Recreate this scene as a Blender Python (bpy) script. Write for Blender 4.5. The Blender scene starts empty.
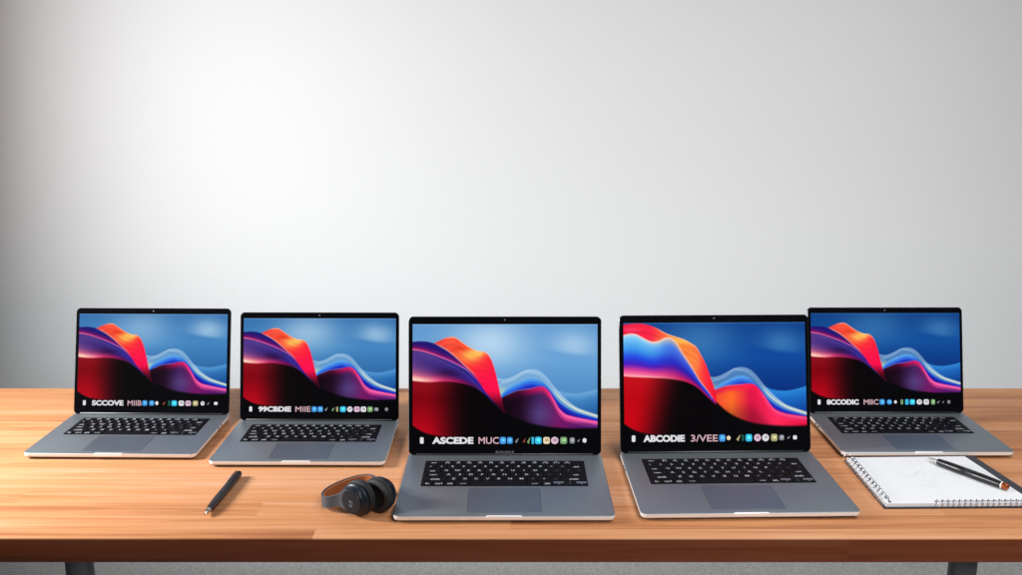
import bpy, bmesh, math, random
import numpy as np
from mathutils import Vector, Matrix

random.seed(7)
S = bpy.context.scene
C = S.collection
R = math.radians

# ------------------------------------------------------------------ helpers
def lin(c):
    return tuple((x / 12.92 if x <= 0.04045 else ((x + 0.055) / 1.055) ** 2.4) for x in [v / 255 for v in c])

def mat(name, col, rough=0.5, metal=0.0, spec=0.5, coat=0.0):
    m = bpy.data.materials.new(name); m.use_nodes = True
    b = m.node_tree.nodes['Principled BSDF']
    b.inputs['Base Color'].default_value = (*col, 1)
    b.inputs['Roughness'].default_value = rough
    b.inputs['Metallic'].default_value = metal
    b.inputs['Specular IOR Level'].default_value = spec
    b.inputs['Coat Weight'].default_value = coat
    return m

def nodes(m):
    return m.node_tree.nodes, m.node_tree.links, m.node_tree.nodes['Principled BSDF']

def add_noise_variation(m, scale, amount, rough_amt=0.0, bump=0.0, bump_scale=None, detail=6, stretch=(1, 1, 1)):
    """small procedural variation of colour, roughness and relief"""
    N, L, b = nodes(m)
    tc = N.new('ShaderNodeTexCoord'); mp = N.new('ShaderNodeMapping')
    mp.inputs['Scale'].default_value = stretch
    L.new(tc.outputs['Object'], mp.inputs['Vector'])
    nz = N.new('ShaderNodeTexNoise'); nz.inputs['Scale'].default_value = scale; nz.inputs['Detail'].default_value = detail
    L.new(mp.outputs['Vector'], nz.inputs['Vector'])
    col = tuple(b.inputs['Base Color'].default_value)
    mx = N.new('ShaderNodeMix'); mx.data_type = 'RGBA'
    mx.inputs[6].default_value = tuple(c * (1 - amount) for c in col[:3]) + (1,)
    mx.inputs[7].default_value = tuple(min(1, c * (1 + amount)) for c in col[:3]) + (1,)
    L.new(nz.outputs['Fac'], mx.inputs[0]); L.new(mx.outputs[2], b.inputs['Base Color'])
    if rough_amt:
        r = b.inputs['Roughness'].default_value
        mr = N.new('ShaderNodeMapRange')
        mr.inputs['To Min'].default_value = r - rough_amt; mr.inputs['To Max'].default_value = r + rough_amt
        L.new(nz.outputs['Fac'], mr.inputs['Value']); L.new(mr.outputs['Result'], b.inputs['Roughness'])
    if bump:
        n2 = N.new('ShaderNodeTexNoise'); n2.inputs['Scale'].default_value = bump_scale or scale * 4; n2.inputs['Detail'].default_value = 4
        L.new(mp.outputs['Vector'], n2.inputs['Vector'])
        bp = N.new('ShaderNodeBump'); bp.inputs['Strength'].default_value = bump; bp.inputs['Distance'].default_value = 0.002
        L.new(n2.outputs['Fac'], bp.inputs['Height']); L.new(bp.outputs['Normal'], b.inputs['Normal'])
    return m

def obj(name, bm, m, parent=None, smooth=35, **props):
    me = bpy.data.meshes.new(name)
    bmesh.ops.recalc_face_normals(bm, faces=bm.faces[:])
    bm.to_mesh(me); bm.free()
    for x in (m if isinstance(m, (list, tuple)) else [m]):
        me.materials.append(x)
    if smooth:
        me.shade_smooth(); me.set_sharp_from_angle(angle=R(smooth))
    o = bpy.data.objects.new(name, me); C.objects.link(o)
    if parent: o.parent = parent
    for k, v in props.items(): o[k] = v
    return o

def thing(name, label, cat, loc=(0, 0, 0), rz=0, group=None):
    o = bpy.data.objects.new(name, None); C.objects.link(o)
    o.empty_display_size = 0.05
    o.location = loc; o.rotation_euler = (0, 0, rz)
    o['label'] = label; o['category'] = cat
    if group: o['group'] = group
    return o

def ring_pts(w, h, r, inset=0.0, n=8):
    """outline of a rounded rectangle centred on the origin"""
    hw, hh = w / 2 - inset, h / 2 - inset
    r = max(r - inset, 0.0002); pts = []
    for cx, cy, a0 in ((hw - r, hh - r, 0), (-hw + r, hh - r, 90), (-hw + r, -hh + r, 180), (hw - r, -hh + r, 270)):
        for k in range(n + 1):
            a = R(a0 + 90 * k / n)
            pts.append((cx + r * math.cos(a), cy + r * math.sin(a)))
    return pts

def slab(bm, w, h, r, prof, cx=0, cy=0, n=8, mi=0, axis='z'):
    """stack of rounded-rectangle loops: prof = [(inset, level), ...]"""
    loops = []
    for ins, z in prof:
        row = []
        for x, y in ring_pts(w, h, r, ins, n):
            p = (cx + x, cy + y, z) if axis == 'z' else (cx + x, z, cy + y)
            row.append(bm.verts.new(p))
        loops.append(row)
    k = len(loops[0])
    for a, b in zip(loops, loops[1:]):
        for i in range(k):
            f = bm.faces.new((a[i], a[(i + 1) % k], b[(i + 1) % k], b[i])); f.material_index = mi
    f = bm.faces.new(loops[0][::-1]); f.material_index = mi
    f = bm.faces.new(loops[-1]); f.material_index = mi

def lathe(bm, prof, frame, n=40, mi=0, cap=True):
    """prof = [(radius, along)], frame = Matrix whose z axis is the axis of turning"""
    loops = []
    for r, t in prof:
        loops.append([bm.verts.new(frame @ Vector((r * math.cos(2 * math.pi * k / n), r * math.sin(2 * math.pi * k / n), t))) for k in range(n)])
    for a, b in zip(loops, loops[1:]):
        for i in range(n):
            f = bm.faces.new((a[i], a[(i + 1) % n], b[(i + 1) % n], b[i])); f.material_index = mi
    if cap:
        bm.faces.new(loops[0][::-1]).material_index = mi
        bm.faces.new(loops[-1]).material_index = mi

def tube(bm, pts, rad, n=8, mi=0):
    pts = [Vector(p) for p in pts]; loops = []
    up = Vector((0.13, 0.21, 0.97)).normalized()
    for i, p in enumerate(pts):
        t = (pts[min(i + 1, len(pts) - 1)] - pts[max(i - 1, 0)]).normalized()
        s = t.cross(up).normalized(); u = s.cross(t)
        r = rad[i] if isinstance(rad, (list, tuple)) else rad
        loops.append([bm.verts.new(p + r * (math.cos(2 * math.pi * k / n) * s + math.sin(2 * math.pi * k / n) * u)) for k in range(n)])
    for a, b in zip(loops, loops[1:]):
        for i in range(n):
            bm.faces.new((a[i], a[(i + 1) % n], b[(i + 1) % n], b[i])).material_index = mi
    bm.faces.new(loops[0][::-1]).material_index = mi; bm.faces.new(loops[-1]).material_index = mi

def box(bm, x0, x1, y0, y1, z0, z1, mi=0):
    v = [bm.verts.new(p) for p in ((x0, y0, z0), (x1, y0, z0), (x1, y1, z0), (x0, y1, z0), (x0, y0, z1), (x1, y0, z1), (x1, y1, z1), (x0, y1, z1))]
    for q in ((3, 2, 1, 0), (4, 5, 6, 7), (0, 1, 5, 4), (1, 2, 6, 5), (2, 3, 7, 6), (3, 0, 4, 7)):
        bm.faces.new([v[i] for i in q]).material_index = mi

# flat glyphs from the built-in font, as triangles in the xy plane
_gl = {}
def glyph(txt, bold=0.0):
    if (txt, bold) not in _gl:
        cu = bpy.data.curves.new('lettering', 'FONT'); cu.body = txt; cu.size = 1.0; cu.offset = bold
        cu.resolution_u = 3; cu.fill_mode = 'FRONT'
        o = bpy.data.objects.new('lettering', cu)
        me = bpy.data.meshes.new_from_object(o)
        V = np.array([v.co[:2] for v in me.vertices]) if len(me.vertices) else np.zeros((0, 2))
        F = [tuple(p.vertices) for p in me.polygons]
        bpy.data.objects.remove(o); bpy.data.curves.remove(cu); bpy.data.meshes.remove(me)
        _gl[(txt, bold)] = (V, F)
    return _gl[(txt, bold)]

def put_text(bm, txt, cx, cy, w=None, h=None, fn=None, mi=0, bold=0.0):
    """fit the writing into a box w x h centred on cx,cy ; fn maps (x,y)->3d"""
    V, F = glyph(txt, bold)
    if not len(V): return []
    lo, hi = V.min(0), V.max(0); ext = np.maximum(hi - lo, 1e-6)
    sx = w / ext[0] if w else None; sy = h / ext[1] if h else None
    sx = sx or sy; sy = sy or sx
    P = (V - (lo + hi) / 2) * (sx, sy) + (cx, cy)
    vs = [bm.verts.new(fn(x, y)) for x, y in P]; out = []
    for f in F:
        try:
            g = bm.faces.new([vs[i] for i in f]); g.material_index = mi; out.append(g)
        except ValueError: pass
    return out

# ------------------------------------------------------------------ materials
alu = mat('anodised_aluminium', lin((136, 144, 151)), 0.50, 0.8, 0.35)
add_noise_variation(alu, 9, 0.05, 0.05, 0.05, 2500)
alu_pad = mat('trackpad_glass', lin((114, 126, 138)), 0.48, 0.75, 0.35)
add_noise_variation(alu_pad, 14, 0.05, 0.05)
alu_rim = mat('brightened_rim_aluminium', (0.86, 0.85, 0.84), 0.36, 0.2)  # shell metal with the light caught by its sides put into the colour
add_noise_variation(alu_rim, 40, 0.04)
alu_bright = mat('bright_aluminium', (0.92, 0.92, 0.92), 0.3, 0.3)
add_noise_variation(alu_bright, 30, 0.03)
lid_metal = mat('lid_aluminium', lin((96, 103, 112)), 0.35, 0.85)
add_noise_variation(lid_metal, 20, 0.05)
bezel_black = mat('black_bezel_glass', (0.003, 0.003, 0.004), 0.14, 0, 0.06)
add_noise_variation(bezel_black, 40, 0.2, 0.04)
hinge_black = mat('hinge_plastic', (0.012, 0.013, 0.016), 0.4)
add_noise_variation(hinge_black, 40, 0.15)
well_black = mat('keyboard_well_black', (0.004, 0.004, 0.005), 0.7, 0, 0.1)
add_noise_variation(well_black, 40, 0.15)
key_black = mat('key_black', (0.005, 0.005, 0.007), 0.6, 0, 0.12)
add_noise_variation(key_black, 60, 0.2, 0.06)
legend = mat('key_legend', (0.40, 0.42, 0.45), 0.6)
add_noise_variation(legend, 200, 0.1)
mark_grey = mat('grey_mark', (0.10, 0.105, 0.115), 0.5)
add_noise_variation(mark_grey, 200, 0.1)

def emission_attr(name, strength=1.0):
    m = bpy.data.materials.new(name); m.use_nodes = True
    N, L, b = nodes(m)
    a = N.new('ShaderNodeVertexColor'); a.layer_name = 'picture'
    b.inputs['Base Color'].default_value = (0.002, 0.002, 0.002, 1)
    b.inputs['Roughness'].default_value = 0.1
    b.inputs['Specular IOR Level'].default_value = 0.02
    L.new(a.outputs['Color'], b.inputs['Emission Color'])
    b.inputs['Emission Strength'].default_value = strength
    return m
screen_mat = emission_attr('lit_screen', 1.0)

# ---- beech butcher-block top
def wood(name, tint=(1, 1, 1), stave=0.2):
    m = bpy.data.materials.new(name); m.use_nodes = True
    N, L, b = nodes(m)
    tc = N.new('ShaderNodeTexCoord')
    br = N.new('ShaderNodeTexBrick')
    br.offset = 0.37; br.offset_frequency = 2; br.squash = 1.35; br.squash_frequency = 3
    br.inputs['Color1'].default_value = (0.0, 0.0, 0.0, 1); br.inputs['Color2'].default_value = (1, 1, 1, 1)
    br.inputs['Mortar'].default_value = (0.5, 0.5, 0.5, 1)
    br.inputs['Scale'].default_value = 1.0; br.inputs['Mortar Size'].default_value = 0.0003
    br.inputs['Brick Width'].default_value = 0.83; br.inputs['Row Height'].default_value = 0.047
    br.inputs['Mortar Smooth'].default_value = 0.3
    L.new(tc.outputs['Object'], br.inputs['Vector'])
    # every stave gets its own grain: shift the noise by the stave's shade
    sh = N.new('ShaderNodeVectorMath'); sh.operation = 'MULTIPLY_ADD'
    cmb = N.new('ShaderNodeCombineXYZ')
    L.new(br.outputs['Color'], cmb.inputs['X']); L.new(br.outputs['Color'], cmb.inputs['Y']); L.new(br.outputs['Color'], cmb.inputs['Z'])
    sh.inputs[1].default_value = (3.1, 1.7, 5.3)
    L.new(cmb.outputs['Vector'], sh.inputs[0]); L.new(tc.outputs['Object'], sh.inputs[2])
    def noise(scale3, sc, det, dist=0.0):
        mp = N.new('ShaderNodeMapping'); mp.inputs['Scale'].default_value = scale3
        L.new(sh.outputs['Vector'], mp.inputs['Vector'])
        nz = N.new('ShaderNodeTexNoise'); nz.inputs['Scale'].default_value = sc; nz.inputs['Detail'].default_value = det
        nz.inputs['Distortion'].default_value = dist
        L.new(mp.outputs['Vector'], nz.inputs['Vector']); return nz
    g1 = noise((1.1, 26, 26), 2.2, 5, 0.6)      # broad bands along the stave
    g2 = noise((4, 260, 260), 2.0, 6, 0.2)      # fine pores
    g3 = noise((0.7, 1.4, 1.4), 1.6, 2)         # slow drift
    cr = N.new('ShaderNodeValToRGB')
    e = cr.color_ramp.elements
    e[0].position = 0.22; e[0].color = (*[c * t for c, t in zip(lin((142, 84, 52)), tint)], 1)
    e[1].position = 0.80; e[1].color = (*[c * t for c, t in zip(lin((208, 158, 124)), tint)], 1)
    k = cr.color_ramp.elements.new(0.5); k.color = (*[c * t for c, t in zip(lin((192, 132, 87)), tint)], 1)
    def math_(op, a, b_, v=None):
        n = N.new('ShaderNodeMath'); n.operation = op
        L.new(a, n.inputs[0])
        if hasattr(b_, 'links'): L.new(b_, n.inputs[1])
        else: n.inputs[1].default_value = b_
        return n.outputs[0]
    s1 = math_('MULTIPLY', g1.outputs['Fac'], 0.68)
    s2 = math_('MULTIPLY', g2.outputs['Fac'], 0.34)
    bw = N.new('ShaderNodeRGBToBW'); L.new(br.outputs['Color'], bw.inputs['Color'])
    s3 = math_('MULTIPLY', bw.outputs['Val'], stave)
    s4 = math_('MULTIPLY', g3.outputs['Fac'], 0.16)
    t = math_('ADD', math_('ADD', s1, s2), math_('ADD', s3, s4))
    t = math_('SUBTRACT', t, 0.09 + stave / 2)
    L.new(t, cr.inputs['Fac'])
    # thin glue line
    mx = N.new('ShaderNodeMix'); mx.data_type = 'RGBA'; mx.blend_type = 'MULTIPLY'
    L.new(math_('MULTIPLY', br.outputs['Fac'], 0.35), mx.inputs[0])
    L.new(cr.outputs['Color'], mx.inputs[6]); mx.inputs[7].default_value = (0.5, 0.36, 0.25, 1)
    L.new(mx.outputs[2], b.inputs['Base Color'])
    b.inputs['Roughness'].default_value = 0.42
    mr = N.new('ShaderNodeMapRange'); mr.inputs['To Min'].default_value = 0.42; mr.inputs['To Max'].default_value = 0.58
    L.new(g1.outputs['Fac'], mr.inputs['Value']); L.new(mr.outputs['Result'], b.inputs['Roughness'])
    b.inputs['Specular IOR Level'].default_value = 0.2
    bp = N.new('ShaderNodeBump'); bp.inputs['Strength'].default_value = 0.12; bp.inputs['Distance'].default_value = 0.0008
    L.new(g2.outputs['Fac'], bp.inputs['Height']); L.new(bp.outputs['Normal'], b.inputs['Normal'])
    return m
wood_top = wood('beech_butcher_block')
wood_edge = wood('beech_edge_shaded', (0.24, 0.13, 0.10), 0.03)  # same beech, tinted dark so the edge looks unlit

# ------------------------------------------------------------------ setting
wall_m = mat('painted_plaster_wall', (0.865, 0.89, 0.905), 0.85, 0, 0.2)
add_noise_variation(wall_m, 1.2, 0.012, 0, 0.06, 260)
bm = bmesh.new()
WALL_Y = 2.75
vs = [bm.verts.new(p) for p in ((-6, WALL_Y, -0.742), (6, WALL_Y, -0.742), (6, WALL_Y, 3.2), (-6, WALL_Y, 3.2))]
bm.faces.new(vs)
obj('wall', bm, wall_m, smooth=0, kind='structure', label='plain pale grey painted wall behind the desk')

floor_m = mat('grey_carpet', (0.62, 0.62, 0.61), 0.95, 0, 0.1)
add_noise_variation(floor_m, 160, 0.5, 0, 0.6, 420, 3)
bm = bmesh.new()
vs = [bm.verts.new(p) for p in ((-6, -2.5, -0.74), (6, -2.5, -0.74), (6, WALL_Y + 0.02, -0.74), (-6, WALL_Y + 0.02, -0.74))]
bm.faces.new(vs)
obj('floor', bm, floor_m, smooth=0, kind='structure', label='grey speckled carpet floor under the desk')

# ------------------------------------------------------------------ desk
desk = thing('desk', 'long wooden desk with butcher block top carrying all the laptops', 'desk', (0, 1.695, -0.74))
DY0, DY1 = 1.336, 2.053
bm = bmesh.new()
slab(bm, 3.6, DY1 - DY0, 0.004, [(0.002, -0.042), (0.0, -0.040), (0.0, -0.0025), (0.0008, -0.0007), (0.0025, 0.0)], 0, 0, 3)
bm.faces.ensure_lookup_table()
bmesh.ops.recalc_face_normals(bm, faces=bm.faces[:])
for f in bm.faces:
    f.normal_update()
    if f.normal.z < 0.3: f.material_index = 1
bmesh.ops.translate(bm, verts=bm.verts, vec=(0, 0, 0.74))
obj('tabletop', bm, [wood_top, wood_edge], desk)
leg_m = mat('dark_steel_leg', (0.075, 0.078, 0.084), 0.42, 0.6)
add_noise_variation(leg_m, 20, 0.1, 0.05)
for lx, ly in ((-0.70, -0.30), (0.733, -0.30), (-1.66, 0.29), (1.66, 0.29)):
    bm = bmesh.new()
    lathe(bm, [(0.024, 0.0), (0.024, 0.012), (0.0215, 0.014), (0.0215, 0.690), (0.036, 0.692), (0.036, 0.6985)], Matrix.Translation((lx, ly, 0)), 32)
    obj('leg', bm, leg_m, desk)

# ------------------------------------------------------------------ wallpaper painter
def curve(pts):
    P = np.array(pts, float); X, Y = P[:, 0], P[:, 1]
    d = np.diff(Y) / np.diff(X); m = np.zeros(len(X)); m[0], m[-1] = d[0], d[-1]
    m[1:-1] = (d[:-1] + d[1:]) / 2
    def f(x):
        x = np.clip(x, X[0], X[-1]); i = np.clip(np.searchsorted(X, x) - 1, 0, len(X) - 2)
        h = X[i + 1] - X[i]; t = (x - X[i]) / h
        return ((2 * t**3 - 3 * t**2 + 1) * Y[i] + (t**3 - 2 * t**2 + t) * h * m[i] + (-2 * t**3 + 3 * t**2) * Y[i + 1] + (t**3 - t**2) * h * m[i + 1])
    return f

def sst(a, b, x):
    t = np.clip((x - a) / (b - a), 0, 1); return t * t * (3 - 2 * t)

def ramp(t, stops):
    ts = [s[0] for s in stops]; cs = np.array([s[1] for s in stops], float)
    return np.stack([np.interp(t, ts, cs[:, k]) for k in range(3)], -1)

def blob(x, y, cx, cy, rx, ry):
    return np.exp(-(((x - cx) / rx) ** 2 + ((y - cy) / ry) ** 2))

SX0, SX1, SY0, SY1 = 412.5, 598.0, 324.5, 446.0
def paint(x, y, style):
    """flowing colour waves; x,y in wallpaper units (185.5 x 121.5)"""
    bold = style['bold']
    def over(img, a, col):
        a = np.clip(a, 0, 1)[..., None]; return img * (1 - a) + np.asarray(col, float) * a
    W = 0.55
    sky = style['sky']
    v = (y - SY0) / 80.0
    img = ramp(v, [(0, sky[0]), (0.45, sky[1]), (1, sky[2])])
    img = over(img, blob(x, y, 490, 343, 38, 24) * style['g1'], sky[3])
    img = over(img, blob(x, y, 574, 345, 22, 16) * style['g2'] * sst(2.5, -5, y - 353 - 4 * np.sin((x - 560) / 22)), sky[3])
    img = over(img, blob(x, y, 598, 326, 30, 10) * 0.35, sky[0])
    img = over(img, sst(1.6, 0.2, y - SY0) * 0.35, sky[3])
    # far wave on the right
    I = curve([(545, 383), (557, 389.4), (565, 392), (578, 393), (589, 391), (598, 388.6)])
    d = y - I(x)
    img = over(img, sst(-W, 1.2, d) * sst(548, 560, x), ramp(d / 24, [(0, sky[4]), (0.35, sky[5]), (1, sky[6])]))
    # veil
    H = curve([(494, 380), (498, 378.5), (503, 379.5), (509, 378.5), (518.5, 374), (526, 370.6), (535, 370), (542, 373), (548, 378.8), (554.5, 387.5), (561, 394.5), (568.5, 401.5), (576.4, 407.3), (586, 411.3), (598, 415.2)])
    d = y - H(x)
    img = over(img, sst(-W, W, d) * 0.55 * sst(493, 500, x), ramp(d / 12, [(0, (196, 222, 240)), (0.4, (128, 178, 222)), (1, (150, 196, 225))]))
    img = over(img, np.exp(-(d / 0.8) ** 2) * (0.22 + 0.3 * sst(548, 556, x)), (228, 240, 248))
    H2 = curve([(494, 391), (501, 384), (508, 381.5), (516, 378.5), (524, 371.8), (531, 372.4), (538, 374.2), (545, 380), (551, 387.5), (558, 396), (566, 403), (576, 409), (598, 416.5)])
    img = over(img, np.exp(-((y - H2(x)) / 0.9) ** 2) * 0.3, (214, 232, 244))
    img = over(img, blob(x, y, 501, 392, 6, 5) * 0.7, (196, 214, 178))
    # bright blue hill
    G = curve([(499, 397), (503, 392), (507.5, 388), (513, 384.6), (518.5, 381.9), (526, 378.9), (532.5, 377.8), (540, 380), (546.6, 385.3), (552, 392), (558, 400), (565, 406), (575, 411.5), (586, 414.8), (598, 418)])
    d = y - G(x)
    t = d / 12 + sst(535, 556, x) * 0.55
    img = over(img, sst(-W, 1.0, d) * sst(498, 503, x), ramp(t, [(0, (112, 182, 240)), (0.28, (44, 120, 226)), (0.6, (28, 62, 205)), (1.0, (28, 18, 150))]))
    # pale streak sliding down the right flank
    K = curve([(550, 386), (556, 393), (563, 400), (570, 405.2), (578, 409.6), (588, 413), (598, 416.2)])
    img = over(img, np.exp(-((y - K(x)) / 1.15) ** 2) * sst(551, 560, x) * 0.9, (226, 232, 206))
    # pink and violet hill
    E = curve([(499, 394), (504.3, 391.8), (516, 388), (524, 387), (532, 386.4), (540, 386), (545.5, 387), (553.5, 395.7), (564, 410), (574.6, 415.4), (585, 417.4), (598, 419.3)]) if bold else curve([(500, 398.5), (506, 395.2), (517, 390.5), (524, 389.3), (531, 388.3), (537, 386.9), (541, 386.3), (545, 387.3), (549.8, 392), (554.5, 399.5), (559, 407.4), (565.4, 413.4), (573, 416), (584, 418.4), (598, 421)])
    d = y - E(x)
    if bold:
        crest = ramp((x - 500) / 98, [(0, (210, 30, 60)), (0.25, (255, 40, 70)), (0.55, (255, 20, 80)), (1, (230, 10, 70))])
        inner = ramp((x - 500) / 98, [(0, (240, 60, 50)), (0.22, (255, 110, 40)), (0.42, (225, 20, 70)), (0.7, (255, 40, 90)), (1, (225, 10, 50))])
        c = crest + (inner - crest) * sst(2, 9, d)[..., None]
        c = c * (1 - 0.25 * sst(14, 34, d))[..., None]
    else:
        crest = ramp((x - 500) / 98, [(0, (30, 4, 18)), (0.2, (70, 6, 44)), (0.34, (178, 14, 84)), (0.5, (246, 40, 110)), (0.72, (248, 66, 150)), (1, (244, 60, 140))])
        inner = ramp((x - 500) / 98, [(0, (12, 2, 8)), (0.22, (30, 6, 30)), (0.40, (66, 34, 92)), (0.6, (118, 20, 96)), (0.8, (92, 20, 104)), (1, (70, 22, 110))])
        c = crest + (inner - crest) * sst(0.8, 9.5 - 4 * sst(565, 590, x), d)[..., None]
        g = blob(x, y, 541, 414, 13, 10) * 0.5
        c = c * (1 - g[..., None]) + np.array((96, 84, 150)) * g[..., None]
    img = over(img, sst(-W, W, d) * sst(499.5, 503, x), c)
    img = over(img, np.exp(-((d - 0.2) / 0.6) ** 2) * sst(501, 510, x) * sst(545, 528, x) * 0.5, (150, 170, 220))
    img = over(img, np.exp(-((d - 1.6) / 1.1) ** 2) * sst(548, 556, x) * 0.6, (255, 140, 190))
    for off, al in ((3.6, .34), (6.0, .22)):
        img = over(img, np.exp(-((d - off) / 0.9) ** 2) * al * sst(544, 560, x), (255, 120, 190))
    for off, al in ((3.0, .30), (5.5, .22)):
        img = over(img, np.exp(-((y - G(x) - off) / 0.7) ** 2) * al * sst(505, 515, x) * sst(560, 540, x) * sst(1, -1, d), (150, 200, 255))
    # black floor under the right hill
    F = curve([(500, 407), (504.4, 411.5), (518.5, 418.5), (534, 424), (549.8, 426.6), (565, 428), (582.6, 428), (598, 427.6)]) if not bold else \
        curve([(500, 396), (505.5, 403), (516, 413), (529, 420.5), (545, 425.5), (565, 428), (582, 428.6), (598, 428.3)])
    img = over(img, sst(-1.8, 1.6, y - F(x)) * sst(499, 503, x), (3, 3, 6))
    # orange crest
    if not bold:
        O = curve([(405, 356), (431, 345), (434, 343.4), (441, 340), (448, 337.4), (455, 337.4), (462, 342), (470, 347.4), (478, 350.9), (485, 352), (489, 355.3), (492, 361), (495, 370), (497.5, 380), (500, 391), (503, 403), (505.5, 413)])
        OL = curve([(412, 342), (420, 341.4), (427, 341.8), (434, 343.6), (445, 349), (452, 354), (460, 361), (466, 366.6), (472, 372), (480, 382.2), (485, 391), (492.6, 400.5), (498.5, 407), (505.5, 412.6)])
    else:
        O = curve([(410, 326.5), (420, 325.4), (432, 325.4), (444, 328.8), (456, 335), (466, 338.6), (474, 341.2), (481, 345), (487, 349.5), (491, 356.5), (495, 364), (498.5, 373), (501.5, 382), (504.5, 391), (507, 402)])
        OL = curve([(410, 337.6), (418, 335.6), (425, 336), (433, 340), (441, 343.5), (448, 343), (455, 340), (462, 340.5), (467, 345.5), (471, 352), (476.5, 360.5), (481.6, 368.5), (489.5, 382), (499, 394.5), (503, 401), (507, 407)])
    d = y - O(x)
    if not bold:
        c = ramp((x - 434) / 70, [(0, (236, 62, 60)), (0.25, (250, 84, 62)), (0.5, (255, 66, 44)), (0.75, (255, 44, 54)), (1, (244, 16, 74))])
        tl = sst(354, 390, y)[..., None]; c = c * (1 - tl) + np.array((255, 14, 76)) * tl
        tl = sst(388, 409, y)[..., None] * 0.9; c = c * (1 - tl) + np.array((40, 0, 16)) * tl
        g = (blob(x, y, 471, 355, 10, 7) + blob(x, y, 480, 353, 6, 4) * 0.7)
        c = c * (1 - 0.8 * np.clip(g, 0, 1)[..., None]) + np.array((255, 214, 96)) * 0.8 * np.clip(g, 0, 1)[..., None]
        g = blob(x, y, 459, 348.5, 11, 2.4) * 0.55
        c = c * (1 - g[..., None]) + np.array((214, 40, 20)) * g[..., None]
    else:
        c = ramp((x - 412) / 96, [(0, (240, 20, 60)), (0.3, (250, 40, 70)), (0.5, (255, 120, 50)), (0.72, (255, 130, 60)), (0.86, (255, 50, 60)), (1, (240, 10, 50))])
        g = blob(x, y, 468, 343, 18, 4) * 0.8 + blob(x, y, 487, 362, 5, 12) * 0.35
        c = c * (1 - np.clip(g, 0, 1)[..., None]) + np.array((255, 190, 80)) * np.clip(g, 0, 1)[..., None]
        g = blob(x, y, 420, 331, 10, 3) * 0.5
        c = c * (1 - g[..., None]) + np.array((255, 90, 130)) * g[..., None]
    c = c * (1 + 0.045 * np.sin(d * 0.95 + 0.05 * x) * sst(0.5, 4, d))[..., None]
    m = sst(-W, W, d) * sst(507, 505, x)
    if not bold: m = m * sst(431, 435, x)
    img = over(img, m, c)
    img = over(img, np.exp(-((d - 0.4) / 0.8) ** 2) * m * sst(440, 452, x) * sst(497, 488, x) * 0.7, (255, 222, 180))
    # indigo body
    d = y - OL(x)
    B = curve([(412, 349.4), (420, 350.5), (430, 353.3), (440, 357), (450, 361), (458, 365), (466, 369.6), (472, 375), (480, 384), (488, 394.6), (505, 413)])
    dB = B(x) - y
    m = sst(-W, W, d) * sst(506.5, 504, x)
    if not bold:
        c = ramp(np.clip(dB / 8, 0, 1), [(0, (190, 30, 116)), (0.3, (104, 18, 104)), (0.7, (44, 18, 112)), (1, (30, 22, 116))])
        img = over(img, m, c)
        img = over(img, np.exp(-(d / 0.7) ** 2) * sst(432, 442, x) * sst(482, 470, x) * 0.75, (255, 196, 176))
        mB = sst(-W, W, -dB) * sst(506.5, 504, x)
        # below the pink line
        Cc = curve([(412, 380.5), (420, 381.5), (430, 382), (440, 381.5), (450, 381.6), (460, 383), (470, 385.6), (480, 390.5), (487, 396), (495, 404.5), (505, 412.5)])
        dC = Cc(x) - y
        top = ramp((x - 412) / 80, [(0, (84, 56, 134)), (0.4, (50, 34, 118)), (0.75, (28, 28, 140)), (1, (36, 40, 200))])
        c = top
        gl = np.exp(-(dC / (10 - 5.5 * sst(412, 470, x))) ** 2)
        glow = ramp((x - 412) / 80, [(0, (255, 130, 140)), (0.3, (238, 70, 120)), (0.6, (150, 16, 80)), (0.8, (60, 10, 70)), (1, (60, 50, 190))])
        c = c * (1 - gl[..., None]) + glow * gl[..., None]
        k = np.exp(-((dC - 1.5) / 3.0) ** 2) * sst(446, 412, x)
        c = c * (1 - k[..., None]) + np.array((255, 214, 190)) * k[..., None]
        dk = blob(x, y, 450, 373, 16, 4.5) * 0.55
        c = c * (1 - dk[..., None]) + np.array((36, 8, 46)) * dk[..., None]
        c = c * (1 - 0.8 * sst(482, 499, x))[..., None]
        img = over(img, mB, c)
        for off, al in ((2.4, .34), (4.4, .24), (7.0, .16)):
            img = over(img, np.exp(-((-dB - off - 0.03 * (x - 412)) / 0.7) ** 2) * mB * al * sst(412, 430, x) * sst(496, 470, x), (150, 120, 214))
        img = over(img, np.exp(-(dB / 0.75) ** 2) * m * sst(480, 466, x) * 0.8, ramp((x - 412) / 60, [(0, (255, 120, 140)), (0.6, (220, 120, 190)), (1, (120, 130, 220))]))
    else:
        Cc = curve([(410, 377.5), (420, 378.4), (432, 379), (444, 379.6), (456, 380.4), (468, 382), (476.5, 384.2), (487, 389.5), (496.3, 398), (507, 408)])
        dC = Cc(x) - y; hgt = np.maximum(Cc(x) - OL(x), 4)
        t = 1 - dC / hgt
        left = ramp(t, [(0, (210, 225, 240)), (0.10, (120, 200, 245)), (0.35, (60, 150, 235)), (0.55, (34, 70, 225)), (0.70, (76, 30, 190)), (0.84, (220, 60, 150)), (0.94, (255, 120, 160)), (1, (255, 196, 190))])
        right = ramp(t, [(0, (255, 170, 110)), (0.2, (60, 90, 230)), (0.6, (40, 30, 170)), (0.85, (150, 20, 120)), (1, (210, 20, 70))])
        k = sst(430, 486, x)[..., None]
        img = over(img, m, left * (1 - k) + right * k)
        img = over(img, np.exp(-((d - .2) / 0.8) ** 2) * sst(507, 480, x) * 0.75, (255, 214, 196))
    # red to black hollow
    red = ramp((y - 380) / 54, [(0, (146, 12, 30)), (0.35, (128, 0, 14)), (0.8, (172, 2, 22)), (1, (190, 4, 26))]) if not bold else \
        ramp((y - 378) / 56, [(0, (196, 14, 30)), (0.4, (190, 4, 16)), (1, (206, 2, 20))])
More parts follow.
